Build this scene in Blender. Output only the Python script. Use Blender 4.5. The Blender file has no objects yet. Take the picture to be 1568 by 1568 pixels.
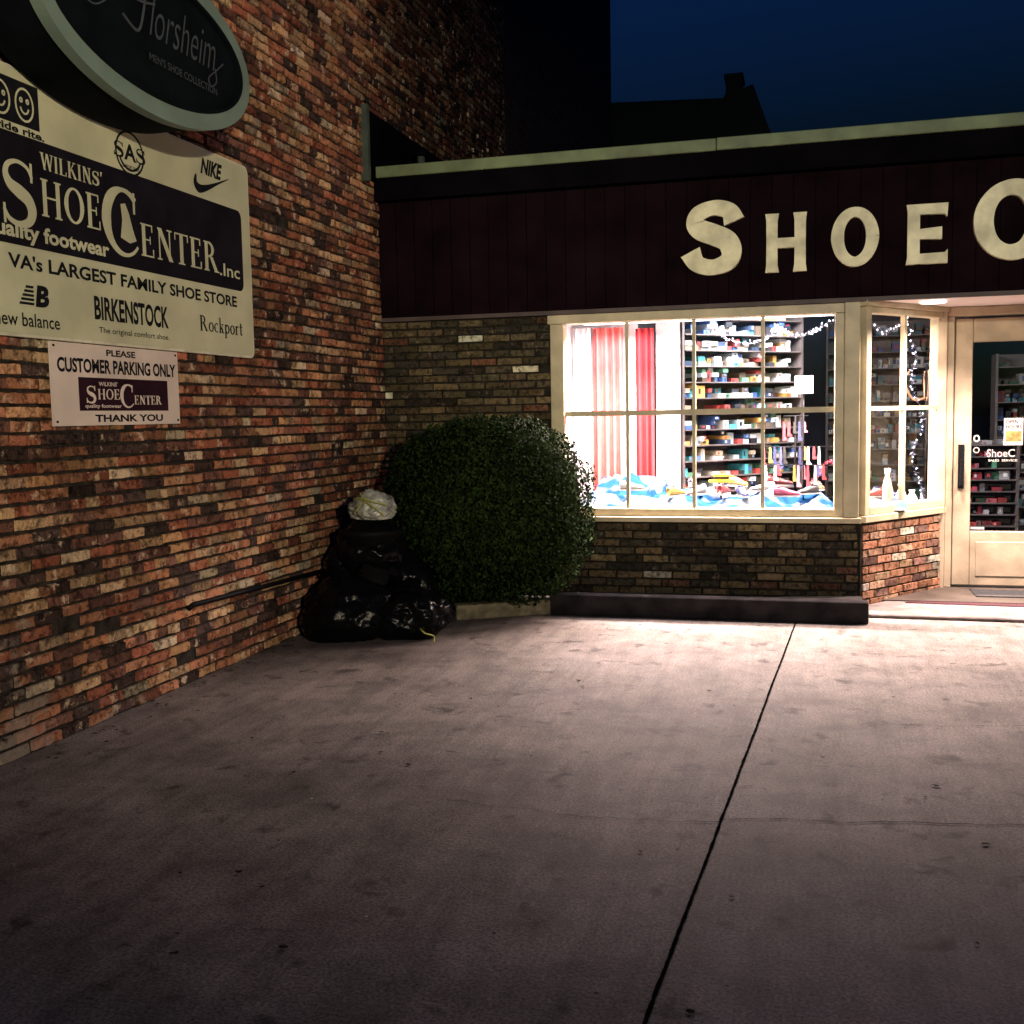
import bpy, math, random
import numpy as np
from mathutils import Vector, Matrix, noise
random.seed(7); np.random.seed(7)
scn=bpy.context.scene
scn.view_settings.view_transform='Standard'; scn.view_settings.look='None'; scn.view_settings.exposure=0

# ------------------------------------------------------------------ helpers
def group(name):
    e=bpy.data.objects.new(name,None); e.empty_display_size=.1
    scn.collection.objects.link(e); return e
def mesh_obj(name,verts,faces,mat=None,parent=None,smooth=False):
    me=bpy.data.meshes.new(name); me.from_pydata([tuple(v) for v in verts],[],[tuple(f) for f in faces]); me.update()
    o=bpy.data.objects.new(name,me); scn.collection.objects.link(o)
    if mat: me.materials.append(mat)
    if parent: o.parent=parent
    if smooth: me.polygons.foreach_set('use_smooth',[True]*len(me.polygons))
    return o
class Frame:
    def __init__(s,o,u,v,n): s.o=Vector(o);s.u=Vector(u).normalized();s.v=Vector(v).normalized();s.n=Vector(n).normalized()
    def p(s,a,b,d): return s.o+s.u*a+s.v*b+s.n*d
class MB:
    """mesh builder collecting prisms in world space"""
    def __init__(s): s.v=[];s.f=[]
    def prism(s,fr,poly,d0,d1):
        n=len(poly);b=len(s.v)
        ar=sum(poly[i][0]*poly[(i+1)%n][1]-poly[(i+1)%n][0]*poly[i][1] for i in range(n))
        if ar<0: poly=poly[::-1]
        for (x,y) in poly: s.v.append(fr.p(x,y,d0))
        for (x,y) in poly: s.v.append(fr.p(x,y,d1))
        s.f.append(tuple(range(b+n,b+2*n))); s.f.append(tuple(range(b+n-1,b-1,-1)))
        for i in range(n):
            j=(i+1)%n; s.f.append((b+i,b+j,b+n+j,b+n+i))
    def rect(s,fr,x0,x1,y0,y1,d0,d1): s.prism(fr,[(x0,y0),(x1,y0),(x1,y1),(x0,y1)],d0,d1)
    def quad(s,fr,x0,x1,y0,y1,d):
        b=len(s.v);s.v+=[fr.p(x0,y0,d),fr.p(x1,y0,d),fr.p(x1,y1,d),fr.p(x0,y1,d)];s.f.append((b,b+1,b+2,b+3))
    def box(s,x0,x1,y0,y1,z0,z1): s.rect(WF,x0,x1,y0,y1,z0,z1)
    def strip(s,fr,pts,ws,d0,d1):
        L=[];R=[];n=len(pts)
        for i,(x,y) in enumerate(pts):
            a=pts[max(0,i-1)];c=pts[min(n-1,i+1)]
            tx,ty=c[0]-a[0],c[1]-a[1];l=math.hypot(tx,ty) or 1
            nx,ny=-ty/l,tx/l;w=ws[i]/2
            L.append((x+nx*w,y+ny*w));R.append((x-nx*w,y-ny*w))
        b=len(s.v)
        for i in range(n):
            for q,d in ((L[i],d1),(R[i],d1),(L[i],d0),(R[i],d0)): s.v.append(fr.p(q[0],q[1],d))
        for i in range(n-1):
            k=b+4*i
            s.f+= [(k,k+1,k+5,k+4),(k+2,k+6,k+7,k+3),(k,k+4,k+6,k+2),(k+1,k+3,k+7,k+5)]
        k=b+4*(n-1); s.f+=[(b,b+2,b+3,b+1),(k,k+1,k+3,k+2)]
    def obj(s,name,mat,parent=None,smooth=False): return mesh_obj(name,s.v,s.f,mat,parent,smooth)
WF=Frame((0,0,0),(1,0,0),(0,1,0),(0,0,1))
def box(name,x0,x1,y0,y1,z0,z1,mat,parent=None,bev=0):
    m=MB(); m.box(x0,x1,y0,y1,z0,z1); o=m.obj(name,mat,parent)
    if bev:
        md=o.modifiers.new('b','BEVEL');md.width=bev;md.segments=2
    return o
def bez(pts,n=8):
    out=[]
    P=[pts[0]]+list(pts)+[pts[-1]]
    for i in range(1,len(P)-2):
        p0,p1,p2,p3=[np.array(q,float) for q in P[i-1:i+3]]
        for k in range(n):
            t=k/n
            out.append(tuple(.5*((2*p1)+(-p0+p2)*t+(2*p0-5*p1+4*p2-p3)*t*t+(-p0+3*p1-3*p2+p3)*t**3)))
    out.append(tuple(pts[-1])); return out

# ------------------------------------------------------------------ materials
def mat(name,col,rough=.7,nscale=8,amt=.25,bump=0.,bscale=40,metal=0,spec=.4,col2=None,detail=3,p0=.33,p1=.68):
    m=bpy.data.materials.new(name);m.use_nodes=True;nt=m.node_tree;N=nt.nodes;Lk=nt.links
    b=N['Principled BSDF'];b.inputs['Roughness'].default_value=rough;b.inputs['Metallic'].default_value=metal
    b.inputs['Specular IOR Level'].default_value=spec
    tc=N.new('ShaderNodeTexCoord')
    nz=N.new('ShaderNodeTexNoise');nz.inputs['Scale'].default_value=nscale;nz.inputs['Detail'].default_value=detail
    Lk.new(tc.outputs['Object'],nz.inputs['Vector'])
    r=N.new('ShaderNodeValToRGB');Lk.new(nz.outputs['Fac'],r.inputs['Fac'])
    c2=col2 or tuple(c*(1-amt) for c in col); c1=tuple(min(1,c*(1+amt*.6)) for c in col) if not col2 else col
    r.color_ramp.elements[0].position=p0;r.color_ramp.elements[1].position=p1
    r.color_ramp.elements[0].color=(*c2,1);r.color_ramp.elements[1].color=(*c1,1)
    Lk.new(r.outputs['Color'],b.inputs['Base Color'])
    if bump:
        n2=N.new('ShaderNodeTexNoise');n2.inputs['Scale'].default_value=bscale;n2.inputs['Detail'].default_value=3
        Lk.new(tc.outputs['Object'],n2.inputs['Vector'])
        bp=N.new('ShaderNodeBump');bp.inputs['Strength'].default_value=bump;bp.inputs['Distance'].default_value=.01
        Lk.new(n2.outputs['Fac'],bp.inputs['Height']);Lk.new(bp.outputs['Normal'],b.inputs['Normal'])
    return m
def attr_mat(name,rough=.85,bump=.6,bscale=60,stain=.5,stain_scale=1.2,low=None,spec=.3,blot=None):
    m=bpy.data.materials.new(name);m.use_nodes=True;nt=m.node_tree;N=nt.nodes;Lk=nt.links
    b=N['Principled BSDF'];b.inputs['Roughness'].default_value=rough;b.inputs['Specular IOR Level'].default_value=spec
    at=N.new('ShaderNodeAttribute');at.attribute_name='bcol'
    tc=N.new('ShaderNodeTexCoord')
    n1=N.new('ShaderNodeTexNoise');n1.inputs['Scale'].default_value=stain_scale;n1.inputs['Detail'].default_value=5;n1.inputs['Roughness'].default_value=.65
    Lk.new(tc.outputs['Object'],n1.inputs['Vector'])
    r1=N.new('ShaderNodeValToRGB');r1.color_ramp.elements[0].position=.35;r1.color_ramp.elements[1].position=.62
    r1.color_ramp.elements[0].color=(1-stain,)*3+(1,);r1.color_ramp.elements[1].color=(1,1,1,1)
    Lk.new(n1.outputs['Fac'],r1.inputs['Fac'])
    mx=N.new('ShaderNodeMixRGB');mx.blend_type='MULTIPLY';mx.inputs[0].default_value=1
    Lk.new(at.outputs['Color'],mx.inputs[1]);Lk.new(r1.outputs['Color'],mx.inputs[2])
    last=mx.outputs[0]
    if blot:
        n2=N.new('ShaderNodeTexNoise');n2.inputs['Scale'].default_value=22;n2.inputs['Detail'].default_value=4;n2.inputs['Roughness'].default_value=.7
        Lk.new(tc.outputs['Object'],n2.inputs['Vector'])
        r2=N.new('ShaderNodeValToRGB');r2.color_ramp.elements[0].position=.38;r2.color_ramp.elements[1].position=.53
        r2.color_ramp.elements[0].color=(.16,.14,.14,1);r2.color_ramp.elements[1].color=(1,1,1,1)
        Lk.new(n2.outputs['Fac'],r2.inputs['Fac'])
        m2=N.new('ShaderNodeMixRGB');m2.blend_type='MULTIPLY';m2.inputs[0].default_value=.85
        Lk.new(last,m2.inputs[1]);Lk.new(r2.outputs['Color'],m2.inputs[2])
        n4=N.new('ShaderNodeTexNoise');n4.inputs['Scale'].default_value=8;n4.inputs['Detail'].default_value=4;n4.inputs['Roughness'].default_value=.7
        Lk.new(tc.outputs['Object'],n4.inputs['Vector'])
        r4=N.new('ShaderNodeValToRGB');r4.color_ramp.elements[0].position=.58;r4.color_ramp.elements[1].position=.68
        r4.color_ramp.elements[0].color=(0,0,0,1);r4.color_ramp.elements[1].color=(blot,)*3+(1,)
        Lk.new(n4.outputs['Fac'],r4.inputs['Fac'])
        m4=N.new('ShaderNodeMixRGB');m4.inputs[2].default_value=(.64,.48,.33,1)
        Lk.new(r4.outputs['Color'],m4.inputs[0]);Lk.new(m2.outputs[0],m4.inputs[1]);last=m4.outputs[0]
    if low:
        sp=N.new('ShaderNodeSeparateXYZ');Lk.new(tc.outputs['Object'],sp.inputs[0])
        n3=N.new('ShaderNodeTexNoise');n3.inputs['Scale'].default_value=1.4;n3.inputs['Detail'].default_value=7;n3.inputs['Roughness'].default_value=.78;Lk.new(tc.outputs['Object'],n3.inputs['Vector'])
        ad=N.new('ShaderNodeMath');ad.operation='MULTIPLY_ADD';ad.inputs[1].default_value=-4.0;Lk.new(n3.outputs['Fac'],ad.inputs[0]);Lk.new(sp.outputs['Z'],ad.inputs[2])
        # efflorescence is strongest towards the street end of the wall
        yy=N.new('ShaderNodeMapRange');yy.inputs[1].default_value=-4.6;yy.inputs[2].default_value=-2.8;yy.inputs[3].default_value=-.12;yy.inputs[4].default_value=.6
        Lk.new(sp.outputs['Y'],yy.inputs[0])
        a2=N.new('ShaderNodeMath');a2.operation='ADD';Lk.new(ad.outputs[0],a2.inputs[0]);Lk.new(yy.outputs[0],a2.inputs[1])
        mr=N.new('ShaderNodeMapRange');mr.inputs[1].default_value=-2.15;mr.inputs[2].default_value=-1.9;mr.inputs[3].default_value=.6;mr.inputs[4].default_value=0
        Lk.new(a2.outputs[0],mr.inputs[0])
        m3=N.new('ShaderNodeMixRGB');m3.inputs[2].default_value=(*low,1)
        Lk.new(mr.outputs[0],m3.inputs[0]);Lk.new(last,m3.inputs[1]);last=m3.outputs[0]
    Lk.new(last,b.inputs['Base Color'])
    if bump:
        nb=N.new('ShaderNodeTexNoise');nb.inputs['Scale'].default_value=bscale;nb.inputs['Detail'].default_value=3
        Lk.new(tc.outputs['Object'],nb.inputs['Vector'])
        bp=N.new('ShaderNodeBump');bp.inputs['Strength'].default_value=bump;bp.inputs['Distance'].default_value=.015
        Lk.new(nb.outputs['Fac'],bp.inputs['Height']);Lk.new(bp.outputs['Normal'],b.inputs['Normal'])
    return m
def glass_mat(name,f=.07,tint=(1,1,1)):
    m=bpy.data.materials.new(name);m.use_nodes=True;nt=m.node_tree;N=nt.nodes;Lk=nt.links
    N.remove(N['Principled BSDF']);o=N['Material Output']
    t=N.new('ShaderNodeBsdfTransparent');t.inputs[0].default_value=(*tint,1)
    g=N.new('ShaderNodeBsdfGlossy');g.inputs['Roughness'].default_value=.02
    mx=N.new('ShaderNodeMixShader');mx.inputs[0].default_value=f
    Lk.new(t.outputs[0],mx.inputs[1]);Lk.new(g.outputs[0],mx.inputs[2]);Lk.new(mx.outputs[0],o.inputs[0]);return m
def emit_mat(name,col,s):
    m=bpy.data.materials.new(name);m.use_nodes=True;nt=m.node_tree;N=nt.nodes
    N.remove(N['Principled BSDF']);e=N.new('ShaderNodeEmission');e.inputs[0].default_value=(*col,1);e.inputs[1].default_value=s
    nt.links.new(e.outputs[0],N['Material Output'].inputs[0]);return m

M_cream=mat('cream_paint',(.50,.43,.28),.5,5,.22,.15,60)
M_creamdoor=mat('door_paint',(.38,.30,.205),.5,4,.28,.15,60)
M_letter=mat('letter_paint',(.84,.79,.52),.6,7,.28,.2,50)
M_siding=mat('maroon_siding',(.0095,.0045,.0065),.9,3,.35,.2,30,spec=0)
M_fdark=mat('dark_gutter_metal',(.004,.0035,.005),.9,3,.3,spec=0)
M_trim=mat('roof_edge_trim',(.14,.18,.09),.6,4,.35,.2,30)
M_soffit=mat('soffit_paint',(.70,.58,.54),.6,3,.1)
M_sign=mat('sign_cream',(.55,.55,.37),.55,3,.16)
M_signedge=mat('sign_edge',(.62,.60,.46),.5,10,.2)
M_signdark=mat('sign_dark',(.012,.010,.015),.8,5,.3,spec=.03)
M_ink=mat('sign_ink',(.012,.012,.016),.8,20,.3,spec=.03)
M_psign=mat('parking_sign_white',(.68,.57,.50),.55,4,.12)
M_pmaroon=mat('parking_sign_panel',(.028,.010,.017),.8,6,.3,spec=.03)
M_black=mat('black_metal',(.005,.005,.006),.6,10,.3,spec=.08)
M_white=mat('white_wall',(.8,.78,.78),.7,2,.05)
M_glass=glass_mat('window_glass',.06)
M_glassd=glass_mat('door_glass',.08,(.75,.78,.8))

# ------------------------------------------------------------------ ground
def ground_mat():
    m=bpy.data.materials.new('concrete_pavement');m.use_nodes=True;nt=m.node_tree;N=nt.nodes;Lk=nt.links
    b=N['Principled BSDF'];b.inputs['Specular IOR Level'].default_value=.12
    tc=N.new('ShaderNodeTexCoord')
    def nz(s,d=5,r=.55,dist=0,src=None):
        n=N.new('ShaderNodeTexNoise');n.inputs['Scale'].default_value=s;n.inputs['Detail'].default_value=d;n.inputs['Roughness'].default_value=r;n.inputs['Distortion'].default_value=dist
        Lk.new(src or tc.outputs['Object'],n.inputs['Vector']);return n
    def ramp(src,p0,c0,p1,c1):
        r=N.new('ShaderNodeValToRGB');r.color_ramp.elements[0].position=p0;r.color_ramp.elements[1].position=p1
        r.color_ramp.elements[0].color=(*c0,1);r.color_ramp.elements[1].color=(*c1,1);Lk.new(src,r.inputs['Fac']);return r
    def mul(a,c,f=1):
        x=N.new('ShaderNodeMixRGB');x.blend_type='MULTIPLY';x.inputs[0].default_value=f;Lk.new(a,x.inputs[1]);Lk.new(c,x.inputs[2]);return x.outputs[0]
    base=ramp(nz(.6,6,.62,.8).outputs['Fac'],.34,(.18,.150,.132),.66,(.31,.262,.235))
    mid=ramp(nz(3.1,8,.75,.3).outputs['Fac'],.36,(.58,.58,.58),.58,(1,1,1))
    fine=ramp(nz(85,3,.75).outputs['Fac'],.36,(.40,.40,.40),.62,(1.2,1.2,1.2))
    big=ramp(nz(5.5,4,.55,.3).outputs['Fac'],.30,(.28,.26,.26),.40,(1,1,1))
    mp=N.new('ShaderNodeMapping');mp.inputs['Rotation'].default_value=(0,0,.5);mp.inputs['Scale'].default_value=(4.5,.5,1);Lk.new(tc.outputs['Object'],mp.inputs[0])
    stk=ramp(nz(2.2,6,.68,.3,mp.outputs[0]).outputs['Fac'],.38,(.72,.72,.72),.58,(1,1,1))
    c=mul(base.outputs[0],mid.outputs[0]);c=mul(c,fine.outputs[0]);c=mul(c,big.outputs[0],.9);c=mul(c,stk.outputs[0],.85)
    Lk.new(c,b.inputs['Base Color'])
    b.inputs['Roughness'].default_value=.7
    bp=N.new('ShaderNodeBump');bp.inputs['Strength'].default_value=.4;bp.inputs['Distance'].default_value=.005
    Lk.new(nz(110,2,.7).outputs['Fac'],bp.inputs['Height'])
    Lk.new(bp.outputs['Normal'],b.inputs['Normal'])
    return m
M_ground=ground_mat()
mesh_obj('concrete_pavement',[(-200,-200,0),(200,-200,0),(200,200,0),(-200,200,0)],[(0,1,2,3)],M_ground)
M_tar=mat('joint_tar',(.006,.006,.006),.9,30,.4,spec=0)
def crack(name,pts,w,jit,z,seed,step=.05,lo=.35):
    rnd=random.Random(seed);V=[];F=[]
    P=[]
    for a,b in zip(pts[:-1],pts[1:]):
        L=math.dist(a,b);n=max(2,int(L/step))
        for i in range(n):
            t=i/n;P.append((a[0]+(b[0]-a[0])*t,a[1]+(b[1]-a[1])*t))
    P.append(pts[-1]);off=0
    for i,p in enumerate(P):
        a=P[max(0,i-1)];c=P[min(len(P)-1,i+1)];l=math.dist(a,c);nx,ny=-(c[1]-a[1])/l,(c[0]-a[0])/l
        off=off*.9+rnd.uniform(-jit,jit);ww=w*rnd.uniform(lo,1.25)/2
        V+=[(p[0]+nx*(off+ww),p[1]+ny*(off+ww),z),(p[0]+nx*(off-ww),p[1]+ny*(off-ww),z)]
    for i in range(len(P)-1): F.append((2*i,2*i+1,2*i+3,2*i+2))
    return mesh_obj(name,V,F,M_tar)
crack('pavement_joint',[(3.575,-.72),(3.41,-3.6),(3.25,-6.35),(3.1,-9)],.012,.0006,.004,1,.025,.75)
crack('pavement_crack',[(3.33,-4.86),(3.8,-4.78),(4.3,-4.72),(5.5,-4.62),(7,-4.6)],.006,.012,.0045,2,.03)
crack('pavement_crack',[(3.33,-4.88),(2.8,-4.95),(2.2,-4.9)],.004,.012,.0045,5,.03)
crack('pavement_crack',[(5.0,-3.2),(4.4,-3.35),(4.1,-3.4)],.004,.012,.0045,9,.03)
M_deb=mat('leaf_litter',(.02,.016,.013),.9,30,.4,spec=.05)
V=[];F=[]
rnd=random.Random(4)
def debris(x,y,s):
    n=rnd.randint(5,7);b=len(V);a0=rnd.random()*6
    V.append((x,y,.004+s*.2))
    for i in range(n):
        a=a0+i*2*math.pi/n;r=s*rnd.uniform(.4,1.1);V.append((x+r*math.cos(a),y+r*.7*math.sin(a),.005+rnd.random()*s*.2))
    for i in range(n): F.append((b,b+1+i,b+1+(i+1)%n))
for i in range(260): debris(rnd.uniform(.3,6.5),rnd.uniform(-6.8,-.9),rnd.choice([.004,.005,.006,.008,.010,.012,.020]))
for i in range(130): debris(abs(rnd.gauss(.05,.1))+.03,rnd.uniform(-6,-.9),rnd.uniform(.006,.02))
mesh_obj('leaf_litter',V,F,M_deb)
V=[];F=[]
for i in range(70): debris(rnd.uniform(.5,6.0),rnd.uniform(-6.5,-1.2),rnd.choice([.003,.004,.005,.008]))
mesh_obj('pavement_grit',V,F,mat('pale_grit',(.5,.46,.42),.8,30,.3))

# ------------------------------------------------------------------ bricks
def brick_panel(name,fr,L,H,pal,m,parent,excl=(),bl=.203,bh=.0572,mj=.0105,depth=.012,jit=.0035,seed=1,header=6,x0=0,drop=0,dvar=.005,bev=.003,painted_fade=None):
    rnd=random.Random(seed);V=[];F=[];C=[]
    ch=bh+mj;rows=int(H/ch)
    for r in range(rows):
        z=r*ch+mj/2
        hd=(header and r%header==header-1)
        w=(bl-mj)/2 if hd else bl
        x=x0-rnd.uniform(0,.04)-(0 if r%2 else (w+mj)/2)
        while x<L:
            ww=w*rnd.uniform(.94,1.04)
            a,b=max(x,x0),min(x+ww,L)
            x+=ww+mj*rnd.uniform(.7,1.4)
            if b-a<.03: continue
            cx,cz=(a+b)/2,z+bh/2
            if any(e[0]<cx<e[1] and e[2]<cz<e[3] for e in excl): continue
            if rnd.random()<drop: continue
            dz=rnd.uniform(-.0025,.0025);dd=depth+rnd.uniform(-dvar,dvar)
            tl=rnd.uniform(-.003,.003);th=rnd.uniform(-.003,.003)
            per=[]
            k=4 if not hd else 2
            for i in range(k): per.append((a+(b-a)*i/k,z))
            for i in range(2): per.append((b,z+bh*i/2))
            for i in range(k): per.append((b-(b-a)*i/k,z+bh))
            for i in range(2): per.append((a,z+bh-bh*i/2))
            base=len(V);n=len(per)
            for (px,pz) in per: V.append(fr.p(px,pz+dz,-.004))
            for (px,pz) in per:
                ix=(cx-px)/((b-a)/2)*bev;iz=(cz-pz)/(bh/2)*bev
                V.append(fr.p(px+ix+rnd.uniform(-jit,jit),pz+dz+iz+rnd.uniform(-jit,jit),dd+rnd.uniform(-.0015,.0015)+tl*(px-cx)*8+th*(pz-cz)*20))
            F.append(tuple(range(base+n,base+2*n)))
            for i in range(n):
                j=(i+1)%n;F.append((base+i,base+j,base+n+j,base+n+i))
            c=rnd.choices([p[0] for p in pal],[p[1] for p in pal])[0];k2=rnd.uniform(.5,1.3)
            if painted_fade: k2*=painted_fade(cx)
            c=(c[0]*k2*rnd.uniform(.93,1.07),c[1]*k2,c[2]*k2*rnd.uniform(.93,1.07),1)
            C+= [c]*(n+4*n)
    o=mesh_obj(name,V,F,m,parent)
    ca=o.data.color_attributes.new('bcol','FLOAT_COLOR','CORNER')
    ca.data.foreach_set('color',np.array(C,dtype=np.float32).ravel())
    return o
M_brickL=attr_mat('old_brick',.9,.9,45,.6,1.0,low=(.30,.25,.20),blot=.8,spec=.12)
M_brickF=attr_mat('store_brick',.85,.5,60,.4,1.3,blot=.22,spec=.15)
M_mortL=mat('old_mortar',(.032,.026,.022),.95,14,.6,.9,50,spec=.1)
M_mortF=mat('store_mortar',(.022,.020,.015),.95,14,.5,.8,50,spec=.1)
palL=[((.50,.22,.12),5),((.60,.32,.16),4),((.40,.14,.08),4),((.64,.41,.23),3),((.24,.11,.08),3.5),((.10,.06,.05),3.4),((.70,.54,.36),1.0)]
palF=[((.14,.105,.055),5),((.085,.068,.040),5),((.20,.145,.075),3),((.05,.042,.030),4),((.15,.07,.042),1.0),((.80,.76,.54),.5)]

bb=group('brick_building')
frL=Frame((0,-8.6,0),(0,1,0),(0,0,1),(1,0,0))
# the rear part of the old wall (beyond the store's front) is dimmed: light falloff put into the brick colour
def painted_fade(a):
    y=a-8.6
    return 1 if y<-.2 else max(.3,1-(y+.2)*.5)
brick_panel('side_wall_bricks',frL,12.8,6.9,palL,M_brickL,bb,seed=11,x0=2.5,drop=.004,mj=.0145,bh=.0532,depth=.017,dvar=.008,jit=.0042,bev=.0035,painted_fade=painted_fade)
m=MB();m.rect(frL,-.4,20.5,0,13,-.3,0);m.obj('side_wall_mortar',M_mortL,bb)
def far_brick():
    m=bpy.data.materials.new('far_brick');m.use_nodes=True;nt=m.node_tree;N=nt.nodes;Lk=nt.links
    b=N['Principled BSDF'];b.inputs['Roughness'].default_value=.9;b.inputs['Specular IOR Level'].default_value=.1
    tc=N.new('ShaderNodeTexCoord');mp=N.new('ShaderNodeSeparateXYZ');cb=N.new('ShaderNodeCombineXYZ')
    Lk.new(tc.outputs['Object'],mp.inputs[0]);Lk.new(mp.outputs['Y'],cb.inputs['X']);Lk.new(mp.outputs['Z'],cb.inputs['Y'])
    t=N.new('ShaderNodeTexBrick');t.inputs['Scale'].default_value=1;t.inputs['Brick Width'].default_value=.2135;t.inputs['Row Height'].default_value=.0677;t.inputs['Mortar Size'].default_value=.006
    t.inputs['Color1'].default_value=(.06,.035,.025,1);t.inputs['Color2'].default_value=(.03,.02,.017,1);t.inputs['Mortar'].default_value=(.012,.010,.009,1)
    Lk.new(cb.outputs[0],t.inputs['Vector']);Lk.new(t.outputs['Color'],b.inputs['Base Color']);return m
M_far=far_brick()
m=MB();m.rect(frL,-.4,20.5,6.93,13,.0,.010);m.rect(frL,12.83,20.5,3.0,6.93,.0,.010);m.obj('upper_wall',M_far,bb)
m=MB();m.box(-14,-.3,-9,11.9,0,13);m.obj('building_mass',M_far,bb)
m=MB();m.rect(frL,8.3,13.2,3.63,4.20,.02,.05);m.obj('roof_flashing',M_fdark,bb)
m=MB();m.rect(frL,8.25,8.298,3.60,4.23,.0,.07);m.obj('flashing_edge_strip',mat('flash_edge',(.07,.09,.07),.5,9,.3),bb)
def tube(name,pts,r,mt,parent=None,seg=10,closed=False):
    V=[];F=[];n=len(pts)
    for i,p in enumerate(pts):
        a=Vector(pts[max(0,i-1)]);c=Vector(pts[min(n-1,i+1)]);t=(c-a).normalized()
        up=Vector((0,0,1)) if abs(t.z)<.9 else Vector((1,0,0))
        s=t.cross(up).normalized();q=s.cross(t)
        rr=r[i] if isinstance(r,(list,tuple)) else r
        for k in range(seg):
            an=2*math.pi*k/seg;V.append(Vector(p)+s*rr*math.cos(an)+q*rr*math.sin(an))
    for i in range(n-1):
        for k in range(seg):
            k2=(k+1)%seg;F.append((i*seg+k,i*seg+k2,(i+1)*seg+k2,(i+1)*seg+k))
    F.append(tuple(range(seg-1,-1,-1)));F.append(tuple(range((n-1)*seg,n*seg)))
    return mesh_obj(name,V,F,mt,parent,True)
tube('wall_pipe',[(.04,-3.32,.47),(.045,-3.28,.485),(.045,-2.3,.455),(.045,-1.0,.42)],.017,M_black)

# ------------------------------------------------------------------ text helpers
def text(s,fr,x0,x1,z0,z1,d,mt,parent,name,bold=.0,shear=0):
    cu=bpy.data.curves.new(name,'FONT');cu.body=s;cu.size=1;cu.offset=bold;cu.shear=shear;cu.extrude=0
    cu.materials.append(mt);cu.resolution_u=3
    o=bpy.data.objects.new(name,cu);scn.collection.objects.link(o)
    bpy.context.view_layer.update()
    dg=bpy.context.evaluated_depsgraph_get();me=bpy.data.meshes.new_from_object(o.evaluated_get(dg))
    vs=[v.co for v in me.vertices];ax=min(v.x for v in vs);bx=max(v.x for v in vs);ay=min(v.y for v in vs);by=max(v.y for v in vs)
    sx=(x1-x0)/(bx-ax);sy=(z1-z0)/(by-ay)
    for v in me.vertices:
        v.co=fr.p(x0+(v.co.x-ax)*sx,z0+(v.co.y-ay)*sy,d)
    bpy.data.objects.remove(o)
    o=bpy.data.objects.new(name,me);scn.collection.objects.link(o);o.parent=parent
    me.materials.clear();me.materials.append(mt)
    return o
def ell(cx,cy,rx,ry,a0,a1,n=24): return [(cx+rx*math.cos(math.radians(a0+(a1-a0)*i/n)),cy+ry*math.sin(math.radians(a0+(a1-a0)*i/n))) for i in range(n+1)]
def lerpw(ws,n): 
    xs=np.linspace(0,1,len(ws));return list(np.interp(np.linspace(0,1,n),xs,ws))
S_pts=bez([(.60,.74),(.52,.87),(.34,.925),(.17,.86),(.12,.73),(.19,.60),(.35,.52),(.51,.43),(.575,.28),(.51,.13),(.33,.07),(.15,.12),(.06,.25)],6)
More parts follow.
